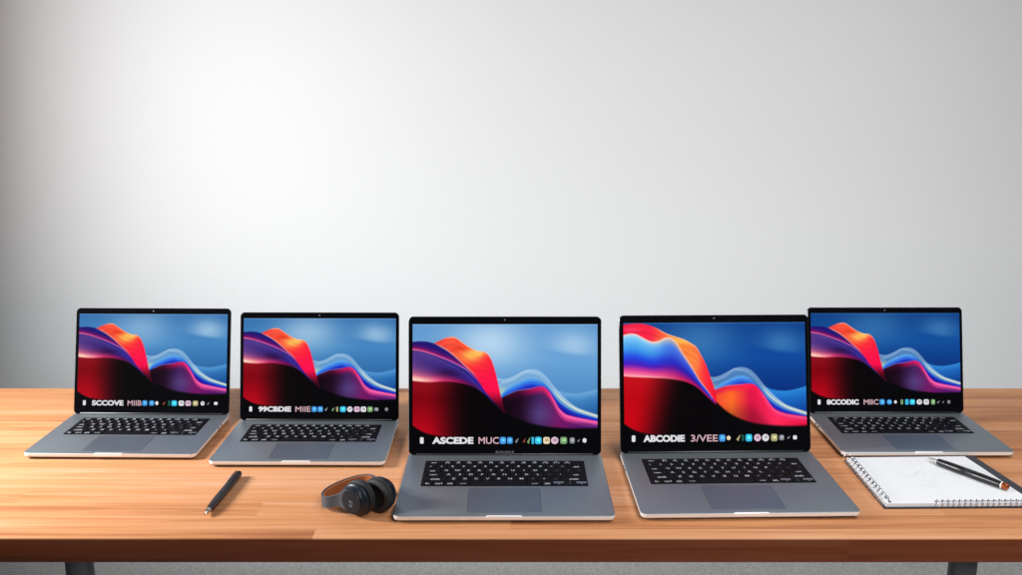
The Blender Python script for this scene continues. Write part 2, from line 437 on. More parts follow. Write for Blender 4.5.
    fade = sst(478, 424, x + (y - 400) * (0.05 if not bold else 0.25)) ** 1.3
    c = red * fade[..., None] + np.array((4, 2, 4)) * (1 - fade[..., None])
    img = over(img, sst(-W, W, y - Cc(x)) * sst(506.5, 504, x), c)
    # black hollow where the two hills meet
    tipy = 411.6 if not bold else 405.5
    img = over(img, sst(0, 1.6, y - np.maximum(tipy, F(x))) * sst(501, 504, x), (3, 3, 6))
    # lower black
    D = curve([(410, 423.5), (413, 425.4), (418, 428.8), (425, 432.2), (435, 434.8), (450, 436.5), (505, 437)])
    img = over(img, sst(-1.0, 1.4, y - D(x)), (3, 3, 6))
    return np.clip(img, 0, 255)

def to_lin(a):
    a = a / 255.0
    return np.where(a <= 0.04045, a / 12.92, ((a + 0.055) / 1.055) ** 2.4)

def display_mesh(w, h, style, nx=300, ny=196):
    xs = np.linspace(0, 1, nx); ys = np.linspace(0, 1, ny)
    U, V = np.meshgrid(xs, ys)
    img = to_lin(paint(SX0 + U * (SX1 - SX0), SY1 - V * (SY1 - SY0), style)) * style.get('gain', 1.0)
    co = np.stack([(U - 0.5) * w, np.zeros_like(U), V * h], -1).reshape(-1, 3)
    idx = np.arange(nx * ny).reshape(ny, nx)
    q = np.stack([idx[:-1, :-1], idx[:-1, 1:], idx[1:, 1:], idx[1:, :-1]], -1).reshape(-1, 4)
    me = bpy.data.meshes.new('display')
    me.vertices.add(len(co)); me.vertices.foreach_set('co', co.ravel())
    me.loops.add(q.size); me.loops.foreach_set('vertex_index', q.ravel())
    me.polygons.add(len(q)); me.polygons.foreach_set('loop_start', np.arange(0, q.size, 4))
    me.update(calc_edges=True); me.validate()
    a = me.color_attributes.new('picture', 'FLOAT_COLOR', 'POINT')
    a.data.foreach_set('color', np.concatenate([img.reshape(-1, 3), np.ones((nx * ny, 1))], 1).ravel())
    me.materials.append(screen_mat)
    return me

# ------------------------------------------------------------------ laptop
ROWS = [
    [('esc', 1.5)] + [(k, 1) for k in 'F1 F2 F3 F4 F5 F6 F7 F8 F9 F10 F11 F12'.split()] + [('', 1)],
    [(k, 1) for k in '` 1 2 3 4 5 6 7 8 9 0 - ='.split()] + [('del', 1.5)],
    [('tab', 1.5)] + [(k, 1) for k in 'Q W E R T Y U I O P [ ] \\'.split()],
    [('caps', 1.75)] + [(k, 1) for k in "A S D F G H J K L ; '".split()] + [('ret', 1.75)],
    [('shift', 2.25)] + [(k, 1) for k in 'Z X C V B N M , . /'.split()] + [('shift', 2.25)],
    [('fn', 1), ('ctrl', 1), ('alt', 1), ('cmd', 1.25), (' ', 5), ('cmd', 1.25), ('alt', 1), ('<', 1), ('^v', 1), ('>', 1)],
]
def key_mesh(name, txt, w, d, half=False):
    bm = bmesh.new()
    slab(bm, w, d, 0.0016, [(0, 0), (0, 0.0008), (0.0003, 0.0011), (0.0007, 0.0012)], 0, 0, 3)
    z = 0.00135
    fn = lambda x, y: (x, y, z)
    if txt == '^v':
        put_text(bm, '^', 0, d * .25, h=0.0016, fn=fn, mi=1, bold=.02); put_text(bm, 'v', 0, -d * .25, h=0.0018, fn=fn, mi=1, bold=.02)
    elif len(txt) == 1 and txt.strip():
        thin = txt in "-=`';,./\\[]<>"
        put_text(bm, txt, 0, 0, h=None if txt in '-=' else (0.0030 if thin else 0.0068), w=0.004 if txt in '-=' else None, fn=fn, mi=1, bold=0.012)
    elif txt.strip():
        wd = min(w * 0.7, 0.0032 * len(txt))
        put_text(bm, txt, 0, -d * 0.14, w=wd, fn=fn, mi=1, bold=0.01)
        if txt[0] == 'F':      # small pictogram above the number
            box(bm, -0.0017, 0.0017, d * 0.10, d * 0.10 + 0.0016, z - 0.0001, z, 1)
    me_o = obj(name, bm, [key_black, legend]); me = me_o.data
    bpy.data.objects.remove(me_o)
    return me

_keys = {}
def keyboard_keys(W, D):
    """list of (mesh, x, y) for a laptop of this size; y measured from the lid"""
    if (W, D) in _keys: return _keys[(W, D)]
    kw, k0, k1 = 0.800 * W, -0.112 * D, -0.540 * D
    u = kw / 14.5; rp = (k0 - k1) / 6; out = []
    for r, row in enumerate(ROWS):
        x = -kw / 2; yc = k0 - rp * (r + 0.5)
        for txt, n in row:
            w = n * u - 0.0022; d = rp - 0.0021
            if txt in ('<', '>'):
                out.append((key_mesh('key', txt, w, d * 0.46), x + n * u / 2, yc - d * 0.27))
            else:
                out.append((key_mesh('key', txt, w, d), x + n * u / 2, yc))
            x += n * u
    _keys[(W, D)] = out
    return out

ICON_COLS = {'b': (70, 150, 225), 'c': (60, 190, 235), 'g': (120, 160, 110), 'w': (225, 225, 230), 'p': (226, 190, 215), 'y': (236, 214, 180), 'o': (170, 165, 120), 'd': (130, 135, 140), 'r': (150, 70, 60), 'k': (30, 90, 80)}
def glow_mesh_obj(name, parent, items):
    """writing and icons on a lit screen: items = list of (builder(bm)->faces, colour)"""
    bm = bmesh.new(); lay = bm.loops.layers.float_color.new('picture')
    for build, col in items:
        before = set(bm.faces)
        build(bm)
        c = (*lin(col), 1)
        for f in bm.faces:
            if f not in before:
                for l in f.loops: l[lay] = c
    return obj(name, bm, screen_mat, parent, smooth=0)

def laptop(label, x, y, rz, tilt, W, D, H, style, words, icons, maker_mark=False):
    root = thing('laptop', label, 'laptop', (x, y, 0), rz, 'open laptops in a row along the desk')
    back = 0.012
    # base shell -----------------------------------------------------------
    bm = bmesh.new(); full = D + back
    slab(bm, W, full, 0.011, [(0.020, 0.0), (0.020, 0.0018), (0.0085, 0.0022), (0.0030, 0.0034), (0.0007, 0.0058), (0, 0.0078), (0, 0.0124), (0.0004, 0.0128), (0.0009, 0.0130)], 0, back - full / 2, 10)
    bmesh.ops.recalc_face_normals(bm, faces=bm.faces[:])
    for f in bm.faces:
        f.normal_update()
        if abs(f.normal.z) < 0.5: f.material_index = 1
    obj('base_shell', bm, [alu, alu_rim], root)
    # keyboard -------------------------------------------------------------
    kw, k0, k1 = 0.806 * W, -0.106 * D, -0.546 * D
    u = 0.800 * W / 14.5; rp = (0.540 - 0.112) * D / 6
    bm = bmesh.new()
    slab(bm, kw + 0.0016, k0 - k1 + 0.0016, 0.0028, [(0, 0.0129), (0.0, 0.0132)], 0, (k0 + k1) / 2, 4, 1)
    slab(bm, kw, k0 - k1, 0.0022, [(0, 0.0131), (0, 0.0133)], 0, (k0 + k1) / 2, 4, 0)
    for n in (11.5, 13.5):   # deck showing above the two half-height arrow keys
        cx = -0.400 * W + (n + 0.5) * u
        slab(bm, u - 0.002, rp * 0.42, 0.0008, [(0, 0.0132), (0, 0.0138)], cx, k1 + 0.006 * D + rp * 0.72, 2, 1)
    kb = obj('keyboard', bm, [well_black, alu], root)
    for me, kx, ky in keyboard_keys(W, D):
        k = bpy.data.objects.new('key', me); C.objects.link(k); k.parent = kb
        k.location = (kx, ky, 0.0134)
    # trackpad ---------------------------------------------------------------
    tw, t0, t1 = 0.335 * W, -0.585 * D, -0.945 * D
    bm = bmesh.new()
    slab(bm, tw + 0.0012, t0 - t1 + 0.0012, 0.004, [(0, 0.0129), (0, 0.01305)], 0, (t0 + t1) / 2, 5, 1)
    slab(bm, tw, t0 - t1, 0.0036, [(0, 0.0130), (0.0001, 0.0132)], 0, (t0 + t1) / 2, 5, 0)
    obj('trackpad', bm, [alu_pad, lid_metal], root)
    # finger notch -----------------------------------------------------------
    bm = bmesh.new()
    slab(bm, 0.165 * W, 0.0056, 0.0022, [(0.0004, -D - 0.0006), (0, -D - 0.0001), (0, -D + 0.003)], 0, 0.0103, 5, 0, 'y')
    obj('finger_notch', bm, alu_bright, root)  # light caught in the recess painted as a bright raised bar
    # ports on both flanks ----------------------------------------------------
    for s in (-1, 1):
        for py_ in (-0.05, -0.066):
            bm = bmesh.new()
            box(bm, s * W / 2 - 0.0004, s * W / 2 + 0.0003, py_ - 0.0045, py_ + 0.0045, 0.0085, 0.0110)
            obj('port', bm, well_black, root)
    # hinge ------------------------------------------------------------------
    bm = bmesh.new()
    fr = Matrix.Translation((-0.46 * W, 0.0035, 0.0135)) @ Matrix.Rotation(R(90), 4, 'Y')
    lathe(bm, [(0.0040, 0), (0.0046, 0.001), (0.0046, 0.92 * W - 0.001), (0.0040, 0.92 * W)], fr, 20)
    obj('hinge', bm, hinge_black, root)
    # lid : built upright in its own frame, then tilted back -------------------
    bm = bmesh.new()
    slab(bm, W, H, 0.0092, [(0.0008, 0), (0.0, 0.0008), (0, 0.0034), (0.0014, 0.0046)], 0, H / 2, 10, 0, 'y')
    lid = obj('lid', bm, lid_metal, root)
    lid.location = (0, 0, 0.0136); lid.rotation_euler = (-tilt, 0, 0)
    bm = bmesh.new()
    slab(bm, W - 0.0016, H - 0.0016, 0.0086, [(0.0002, -0.0005), (0, -0.0003), (0, 0.0003)], 0, H / 2, 10, 0, 'y')
    obj('bezel', bm, bezel_black, lid)
    bx0, bx1 = 4.3 / 193 * W, 3.8 / 193 * W
    dw = W - bx0 - bx1; dh = H * (446 - 324.3) / 138.0; dz0 = H * 8.6 / 138.0
    dcx = (bx0 - bx1) / 2
    me = display_mesh(dw, dh, style)
    dp = bpy.data.objects.new('display', me); C.objects.link(dp); dp.parent = lid
    dp.location = (dcx, -0.0008, dz0)
    # writing and dock along the foot of the screen (units of the 185.5 x 121.5 picture)
    ux = dw / 185.5; uy = dh / 121.5
    def P(px, py, lift=0.0):
        return (dcx + (px - 505.25) * ux, -0.0011 - lift, dz0 + (446 - py) * uy)
    def fnP(px, py): return P(px, 880 - py)          # text grows upward
    BY = 440.0
    items = []
    for t, x0, x1, col in words:
        def write(bm, t=t, x0=x0, x1=x1, col=col):
            k = 0.24 if col == WH else 0.16       # heavy strokes: three passes, each a hair in front of the last
            for j, (dx, dy) in enumerate(((-k, -0.15), (0, 0.15), (k, -0.15))):
                put_text(bm, t, (x0 + x1) / 2 + dx, 880 - BY + dy, w=x1 - x0 - 2 * k, h=6.6, fn=lambda px, py: P(px, 880 - py, 0.00012 * j), bold=0.03 if col == WH else 0.0)
        items.append((write, col))
    glow_mesh_obj('screen_writing', lid, items)
    items = []
    for sh, cx, w, h, ck in icons:
        def build(bm, sh=sh, cx=cx, w=w, h=h):
            if sh == 'r':
                pts = ring_pts(w, h, min(w, h) * 0.28, 0, 4)
            elif sh == 'o':
                pts = [(w / 2 * math.cos(a), h / 2 * math.sin(a)) for a in np.linspace(0, 2 * math.pi, 20, endpoint=False)]
            else:
                pts = [(-w / 2, -h / 4), (0, -h / 2), (w / 2, h / 2), (0, h / 5)]
            bm.faces.new([bm.verts.new(P(cx + a, BY - b)) for a, b in pts])
        items = [(build, ICON_COLS[ck])]
        if sh in 'ro' and w > 4.5:      # small sign inside the icon
            def inner(bm, cx=cx, w=w, h=h):
                pts = ring_pts(w * 0.5, h * 0.42, 0.7, 0, 3)
                bm.faces.new([bm.verts.new(P(cx + a + 0.3, BY - b - 0.4, 0.0002)) for a, b in pts])
            cc = ICON_COLS[ck]
            items.append((inner, tuple(min(255, c * 1.25 + 20) for c in cc) if sum(cc) < 500 else tuple(c * 0.78 for c in cc)))
        glow_mesh_obj('dock_icon', lid, items)
    # camera dot
    bm = bmesh.new()
    fr = Matrix.Translation((0, -0.0007, H - 0.0062)) @ Matrix.Rotation(R(90), 4, 'X')
    lathe(bm, [(0.0016, -0.0004), (0.0016, 0.0), (0.0009, 0.0002)], fr, 16)
    obj('webcam', bm, mark_grey, lid)
    if maker_mark:    # faint, unreadable maker's mark on the chin
        bm = bmesh.new()
        xs = -0.017
        for w_ in (4, 2, 3, 2, 3, 3, 2, 3):
            w_ *= 0.001
            box(bm, xs, xs + w_, -0.0010, -0.0008, 0.0042, 0.0042 + 0.003 + 0.0006 * (w_ > 0.0025))
            xs += w_ + 0.0016
        obj('maker_mark', bm, mark_grey, lid)
    return root

skyA = [(96, 152, 206), (104, 162, 214), (74, 132, 190), (190, 218, 240), (112, 172, 220), (62, 128, 190), (34, 92, 160)]
skyB = [(54, 112, 172), (68, 134, 194), (42, 98, 160), (176, 208, 232), (84, 156, 214), (46, 112, 180), (24, 78, 150)]
skyC = [(12, 62, 136), (12, 72, 156), (4, 40, 114), (104, 168, 214), (46, 140, 220), (26, 106, 196), (14, 66, 150)]
skyD = [(14, 64, 132), (16, 78, 156), (6, 44, 114), (88, 148, 198), (50, 138, 214), (28, 100, 184), (14, 62, 140)]
ST1 = dict(bold=False, sky=skyB, g1=0.55, g2=0.75)
ST2 = dict(bold=False, sky=skyB, g1=0.75, g2=0.70)
ST3 = dict(bold=False, sky=skyA, g1=0.9, g2=0.65)
ST4 = dict(bold=True, sky=skyC, g1=0.45, g2=0.45)
ST5 = dict(bold=False, sky=skyD, g1=0.45, g2=0.55)
WH = (226, 224, 228); PK = (206, 170, 178)
BASE_ICONS = [('r', 421.6, 3.6, 6.4, 'w')]
def icons(seq):
    return BASE_ICONS + seq
I3 = icons([('r', 503, 6.2, 7, 'b'), ('r', 510, 5.6, 6.6, 'b'), ('z', 517, 4, 5, 'd'), ('z', 524.5, 3, 5, 'r'), ('z', 529, 3.5, 7, 'g'), ('r', 533, 2.2, 7, 'c'), ('r', 538.5, 6.6, 7.2, 'c'), ('r', 546.8, 6.6, 6.8, 'y'), ('o', 555, 7.4, 7.2, 'p'), ('r', 564, 6.8, 7, 'g'), ('r', 572.6, 5, 6, 'd'), ('z', 579, 3, 3, 'd'), ('o', 585, 4, 4.6, 'w')])
I4 = icons([('r', 511.5, 6.2, 7, 'b'), ('o', 518, 4, 4.4, 'y'), ('z', 528, 4.5, 6.5, 'o'), ('r', 532.5, 2, 6.5, 'k'), ('r', 538.6, 6.6, 7.2, 'c'), ('o', 547.4, 7, 7.2, 'p'), ('o', 555.6, 7, 7.2, 'w'), ('r', 564.4, 6.6, 7.2, 'o'), ('r', 572, 5, 5.4, 'd'), ('z', 579, 4, 3, 'd'), ('r', 585.6, 4, 4, 'w')])
I1 = icons([('r', 497, 6.2, 7, 'b'), ('r', 505.5, 6, 6.6, 'b'), ('o', 512, 4, 5, 'w'), ('z', 521, 4, 5, 'r'), ('r', 527.2, 2.6, 7, 'k'), ('r', 533.6, 6.8, 7.2, 'c'), ('r', 542.5, 6.6, 6.8, 'w'), ('r', 551, 6.8, 6.8, 'p'), ('r', 560, 6.8, 6.8, 'o'), ('o', 569, 5, 5.6, 'w'), ('z', 576, 3, 4, 'd'), ('r', 585.4, 4.4, 4, 'w')])
I2 = icons([('r', 499, 6.2, 7, 'b'), ('r', 506.4, 6.2, 7, 'b'), ('z', 513.5, 4, 5, 'd'), ('z', 522, 4, 5, 'g'), ('r', 527, 2.4, 6, 'o'), ('r', 534, 7, 7.2, 'c'), ('o', 542.4, 6.8, 7, 'w'), ('r', 551, 6.8, 6.8, 'p'), ('r', 559, 6.6, 6.8, 'w'), ('r', 567, 6.4, 6.8, 'g'), ('r', 574.6, 5, 4.6, 'd'), ('o', 587, 4, 4.6, 'd')])
I5 = icons([('r', 500, 6.4, 7, 'b'), ('o', 509, 6.4, 6.6, 'b'), ('o', 516.6, 3.6, 4, 'w'), ('r', 524.6, 3, 6.4, 'g'), ('r', 530.8, 4, 7, 'c'), ('r', 537.6, 6.4, 7, 'c'), ('o', 546.4, 7, 6.8, 'w'), ('r', 555, 6.4, 6.8, 'w'), ('r', 563.4, 5, 6.8, 'g'), ('z', 570, 4, 4, 'd'), ('z', 576, 3, 3, 'd'), ('r', 583, 3.6, 4.2, 'd')])
WS, DS, HS = 0.3231, 0.2057, 0.2195
WB, DB, HB = 0.3557, 0.2467, 0.2556
laptop('small grey laptop at the far left end of the desk, nothing in front of it', -0.7439, 1.8449, -0.0154, 0.2754, WS, DS, HS, ST1,
       [('SCCOVE', 431, 470.5, WH), ('MIIB', 475.5, 493, PK)], I1)
laptop('small grey laptop directly behind the headphones, second from the left', -0.3893, 1.8089, -0.0068, 0.236, WS, DS, HS, ST2,
       [('99CBDIE', 431, 471, WH), ('MIIE', 476, 494.6, PK)], I2)
laptop('large laptop in the centre with pale blue sky wallpaper, touching distance from the headphones', -0.0113, 1.6308, 0.0008, 0.2138, WB, DB, HB, ST3,
       [('ASCEDE', 432, 473.5, WH), ('MUC', 478.5, 499, PK)], I3, True)
laptop('large laptop with red and orange wave reaching the top of its deep blue screen', 0.3806, 1.6421, 0.0223, 0.2682, WB, DB, HB, ST4,
       [('ABCODIE', 431.5, 473.5, WH), ('3/VEE', 479.5, 507, PK)], I4)
laptop('small grey laptop at the far right end of the desk, behind the open notebook', 0.7782, 1.8521, 0.0037, 0.2562, WS, DS, HS, ST5,
       [('8CCODIC', 431, 471, WH), ('MIIC', 477, 495.5, PK)], I5)

# ------------------------------------------------------------------ headphones
hp_dark = mat('slate_plastic', (0.010, 0.015, 0.022), 0.36, 0, 0.28)
add_noise_variation(hp_dark, 60, 0.12, 0.06)
hp_black = mat('black_gloss_plastic', (0.008, 0.009, 0.012), 0.25)
add_noise_variation(hp_black, 60, 0.15, 0.05)
hp_band = mat('slate_grey_band', (0.05, 0.064, 0.082), 0.42)
add_noise_variation(hp_band, 60, 0.1, 0.06)
hp_pad = mat('black_leather_cushion', (0.010, 0.011, 0.014), 0.55)
add_noise_variation(hp_pad, 300, 0.3, 0.08, 0.4, 1500)
hp_tan = mat('tan_leather_lining', lin((150, 84, 44)), 0.5)
add_noise_variation(hp_tan, 120, 0.2, 0.08, 0.3, 900)
hp_steel = mat('brushed_steel_slider', (0.60, 0.55, 0.50), 0.28, 1.0)
add_noise_variation(hp_steel, 200, 0.1)
FX, FY = -0.262, 1.402
hp = thing('headphones', 'dark slate folding headphones with tan lined band lying on the desk', 'headphones', (FX, FY, 0))
CR = 0.0290
ax = Vector((math.sin(R(32)), math.cos(R(32)), 0.0)).normalized()
sd = Vector((-ax.y, ax.x, 0.0))          # along the near cup's face, towards the band
def cup_frame(o, direction):
    z = direction.normalized(); x = Vector((0, 0, 1)).cross(z).normalized(); y = z.cross(x)
    return Matrix(((x.x, y.x, z.x, o.x), (x.y, y.y, z.y, o.y), (x.z, y.z, z.z, o.z), (0, 0, 0, 1)))
front_o = Vector((0.006, 0.0, CR + 0.0005))
back_o = front_o + Vector((0.0500, 0.0425, 0.0))
for o, dr in ((front_o, ax), (back_o, -ax)):
    fr = cup_frame(o, dr)
    bm = bmesh.new()      # housing, outer cap first
    lathe(bm, [(0.0195, 0.0000), (0.0220, 0.0006), (0.0232, 0.0022), (0.0236, 0.0058), (0.0252, 0.0066), (0.0270, 0.0080), (0.0277, 0.0100), (0.0272, 0.0118), (0.0258, 0.0124), (0.0258, 0.0132), (0.0272, 0.0138), (0.0270, 0.0146), (0.0255, 0.0150)], fr, 56)
    cup = obj('ear_cup', bm, hp_dark, hp)
    bm = bmesh.new()
    lathe(bm, [(0.0238, 0.0064), (0.0243, 0.0062), (0.0246, 0.0068), (0.0243, 0.0076)], fr, 56, cap=False)
    obj('trim_ring', bm, hp_steel, cup)
    bm = bmesh.new()      # cushion
    lathe(bm, [(0.0250, 0.0146), (0.0280, 0.0158), (0.0291, 0.0178), (0.0287, 0.0200), (0.0279, 0.0212), (0.0286, 0.0226), (0.0289, 0.0246), (0.0276, 0.0275), (0.0245, 0.0292), (0.0200, 0.0290), (0.0175, 0.0268), (0.0168, 0.0230), (0.0100, 0.0225)], fr, 56)
    obj('ear_cushion', bm, hp_pad, cup)
# round emblem on the near cup: a small ringed squiggle
bm = bmesh.new()
fr = cup_frame(front_o, ax)
def on_face(a, b): return fr @ Vector((a, b, -0.0024))
tube(bm, [on_face(0.0045 * math.cos(t), -0.003 + 0.0045 * math.sin(t)) for t in np.linspace(0.6, 5.9, 22)], 0.0005, 6)
tube(bm, [on_face(0.0020 * math.cos(t) - 0.0004, -0.003 + 0.0020 * math.sin(t)) for t in np.linspace(-2.6, 2.9, 14)], 0.00045, 6)
obj('emblem', bm, mat('emblem_grey', (0.13, 0.135, 0.15), 0.4), hp)

# band: a strap standing on edge, running round from the near cup to the far cup
def chaikin(P, n=3):
    for _ in range(n):
        Q = [P[0]]
        for a, b in zip(P, P[1:]):
            Q += [a * 0.75 + b * 0.25, a * 0.25 + b * 0.75]
        P = Q + [P[-1]]
    return P
f2, a2, s2 = front_o.xy, ax.xy, sd.xy
ctrl = [f2 + a2 * 0.0015, f2 + s2 * 0.014 + a2 * 0.0016, f2 + s2 * 0.030 + a2 * 0.0035, f2 + Vector((-0.046, 0.024)), f2 + Vector((-0.0565, 0.040)), f2 + Vector((-0.052, 0.064)),
        f2 + Vector((-0.032, 0.084)), f2 + Vector((-0.004, 0.096)), f2 + Vector((0.022, 0.090)), back_o.xy + s2 * 0.014 - a2 * 0.0016, back_o.xy - a2 * 0.0016]
path = chaikin([Vector((p.x, p.y)) for p in ctrl], 3)
def strap(bm, path, off, th, zlo, zhi, mi=0):
    L = len(path); loops = []
    for i, p in enumerate(path):
        t = (path[min(i + 1, L - 1)] - path[max(i - 1, 0)]).normalized(); n = Vector((t.y, -t.x))
        s = i / (L - 1); lo, hi = zlo(s), zhi(s); c = min(0.0008, th * 0.3)
        a = p + n * off; b = p + n * (off + th)
        m = (a + b) / 2
        row = [(a.x, a.y, lo + c), (m.x, m.y, lo), (b.x, b.y, lo + c), (b.x, b.y, hi - c), (m.x, m.y, hi), (a.x, a.y, hi - c)]
        loops.append([bm.verts.new(q) for q in row])
    for A, B in zip(loops, loops[1:]):
        for k in range(6): bm.faces.new((A[k], A[(k + 1) % 6], B[(k + 1) % 6], B[k])).material_index = mi
    bm.faces.new(loops[0][::-1]).material_index = mi; bm.faces.new(loops[-1]).material_index = mi
_len = [0.0]
for p, q in zip(path, path[1:]): _len.append(_len[-1] + (q - p).length)
def half(i):   # half height of the strap: wide where it grows out of a cup, narrow at once after
    d = min(_len[i], _len[-1] - _len[i])
    k = min(1, max(0, (d - 0.012) / 0.021)); k = k * k * (3 - 2 * k)
    return 0.0180 * (1 - k) + 0.0102 * k
def mid(i):    # the band sinks from the near cup to the desk and climbs again to the far cup
    sm = lambda k: (lambda q: q * q * (3 - 2 * q))(min(1, max(0, k)))
    a_ = sm((_len[i] - 0.010) / 0.055); b_ = sm((_len[-1] - _len[i] - 0.010) / 0.15)
    return max((CR + 0.0005) * (1 - a_) + 0.0145 * a_, (CR + 0.0020) * (1 - b_) + 0.0145 * b_)
bm = bmesh.new(); N_ = len(path)
strap(bm, path, -0.0024, 0.0028, lambda s: mid(round(s * (N_ - 1))) - half(round(s * (N_ - 1))), lambda s: mid(round(s * (N_ - 1))) + half(round(s * (N_ - 1))))
band = obj('headband', bm, hp_band, hp, smooth=40)
def strip(name, a, b, off, th, hgt, m):
    i0, i1 = int(N_ * a), int(N_ * b); bm = bmesh.new()
    f = lambda s: mid(i0 + round(s * (i1 - 1 - i0)))
    strap(bm, path[i0:i1], off, th, lambda s: f(s) - hgt, lambda s: f(s) + hgt)
    obj(name, bm, m, band, smooth=40)
strip('band_lining', 0.16, 0.80, 0.0002, 0.0034, 0.0090, hp_tan)
strip('band_slider', 0.805, 0.90, 0.0002, 0.0016, 0.0085, hp_steel)
# round cover plate over the root of the strap on each cup
for o, dr in ((front_o, ax), (back_o, -ax)):
    bm = bmesh.new()
    lathe(bm, [(0.0170, -0.0022), (0.0192, -0.0020), (0.0198, -0.0013), (0.0200, 0.0004)], cup_frame(o, dr), 56)
    obj('cover_plate', bm, hp_dark, hp)

# ------------------------------------------------------------------ pens
pen_black = mat('black_pen_barrel', (0.010, 0.010, 0.012), 0.3, 0, 0.5)
add_noise_variation(pen_black, 80, 0.2, 0.05)
pen_steel = mat('pen_steel', (0.66, 0.62, 0.58), 0.22, 1.0)
add_noise_variation(pen_steel, 200, 0.1)
pen_copper = mat('copper_cap', lin((176, 96, 56)), 0.3, 0.9)
add_noise_variation(pen_copper, 200, 0.12)

def pen_frame(tip, end, z):
    a = Vector((tip[0], tip[1], z)); b = Vector((end[0], end[1], z))
    d = (b - a).normalized(); x = d.cross(Vector((0, 0, 1))).normalized(); y = x.cross(d)
    return Matrix(((x.x, y.x, d.x, 0), (x.y, y.y, d.y, 0), (x.z, y.z, d.z, 0), (0, 0, 0, 1))), a, (b - a).length

tip, end = (-0.4930, 1.4040), (-0.4830, 1.5650)
fr, a, Lp = pen_frame(tip, end, 0.0070)
pen = thing('pen', 'black pen with steel tip lying alone on the bare wood', 'pen', (a.x, a.y, 0))
fr = Matrix.Translation((0, 0, 0.0070)) @ fr
bm = bmesh.new()
lathe(bm, [(0.0044, 0.016), (0.0058, 0.024), (0.0068, 0.05), (0.0070, 0.10), (0.0066, Lp - 0.012), (0.0058, Lp - 0.003), (0.0044, Lp)], fr, 28)
obj('barrel', bm, pen_black, pen)
bm = bmesh.new()
lathe(bm, [(0.0005, 0.0), (0.0008, 0.003), (0.0026, 0.005), (0.0036, 0.010), (0.0043, 0.0158)], fr, 24)
obj('tip', bm, pen_steel, pen)
bm = bmesh.new()
tube(bm, [fr @ Vector(p) for p in ((-0.002, 0.0060, Lp - 0.006), (-0.0030, 0.0078, Lp - 0.010), (-0.0032, 0.0080, Lp - 0.03), (-0.0032, 0.0076, Lp - 0.048), (-0.003, 0.0066, Lp - 0.052))], [0.0009, 0.0011, 0.001, 0.0009, 0.0006], 8)
obj('clip', bm, pen_steel, pen)

# ------------------------------------------------------------------ notebook
paper = mat('white_paper', (0.68, 0.70, 0.725), 0.8, 0, 0.2)
add_noise_variation(paper, 30, 0.02, 0, 0.05, 600)
edge_paper = mat('page_edges', (0.66, 0.67, 0.70), 0.8, 0, 0.2)
add_noise_variation(edge_paper, 900, 0.18, stretch=(0.02, 0.02, 4))
cover_m = mat('dark_navy_cover', (0.016, 0.020, 0.030), 0.45)
add_noise_variation(cover_m, 120, 0.2, 0.05, 0.1, 900)
wire_m = mat('silver_wire', (0.72, 0.73, 0.75), 0.25, 1.0)
add_noise_variation(wire_m, 200, 0.08)
sketch_m = mat('pencil_grey', (0.66, 0.66, 0.69), 0.8)
add_noise_variation(sketch_m, 300, 0.05)
# corners on the desk (metres): back-left, front-left, front-right, back-right
bl, fl, fr_, brr = Vector((0.6210, 1.6330)), Vector((0.6190, 1.4400)), Vector((0.8660, 1.4440)), Vector((0.8414, 1.6380))
nb = thing('notebook', 'open wire bound notebook with blank white page near the right edge of the desk', 'notebook', ((bl.x + fr_.x) / 2, (bl.y + fl.y) / 2, 0))
o0 = Vector((nb.location.x, nb.location.y))
def quad_slab(bm, corners, z0, z1, mi=0, mi_top=None):
    lo = [bm.verts.new((c.x - o0.x, c.y - o0.y, z0)) for c in corners]; hi = [bm.verts.new((c.x - o0.x, c.y - o0.y, z1)) for c in corners]
    n = len(corners)
    for i in range(n): bm.faces.new((lo[i], lo[(i + 1) % n], hi[(i + 1) % n], hi[i])).material_index = mi
    bm.faces.new(lo[::-1]).material_index = mi; bm.faces.new(hi).material_index = mi if mi_top is None else mi_top
bm = bmesh.new()
g = 0.004
cov = [bl + Vector((-g, 0.001)), fl + Vector((-g, -g)), fr_ + Vector((0.0185, -g)), brr + Vector((0.0185, 0.001))]
quad_slab(bm, cov, 0.0, 0.0022)
obj('cover', bm, cover_m, nb, smooth=0)
bm = bmesh.new()
quad_slab(bm, [brr + Vector((0.0008, 0)), fr_ + Vector((0.0008, 0)), fr_ + Vector((0.0175, 0)), brr + Vector((0.0175, 0))], 0.0023, 0.0078)
obj('spine_strip', bm, cover_m, nb, smooth=0)
bm = bmesh.new()
quad_slab(bm, [bl, fl, fr_, brr], 0.0023, 0.0080, 1, 0)
page = obj('page_block', bm, [paper, edge_paper], nb, smooth=0)
# wire coils: along the left edge and along the right two thirds of the near edge
def coil(name, p0, p1, turns, out, r):
    bm = bmesh.new(); d = p1 - p0; pts = []
    n = 16
    for i in range(turns * n + 1):
        t = i / (turns * n); a = 2 * math.pi * i / n
        c = p0 + d * t
        q = c + out * (r * math.cos(a))
        pts.append((q.x - o0.x, q.y - o0.y, 0.0016 + 0.9 * r + r * 0.9 * math.sin(a)))
    tube(bm, pts, 0.0009, 6)
    return obj(name, bm, wire_m, nb, smooth=60)
coil('wire_coil', bl + Vector((0.001, -0.004)), fl + Vector((0.001, 0.006)), 13, Vector((-1, 0)), 0.0085)
t0_ = 0.335
coil('wire_coil', fl + (fr_ - fl) * t0_ + Vector((0, 0.0015)), fr_ + Vector((-0.003, 0.0015)), 17, Vector((0, -1)), 0.0062)
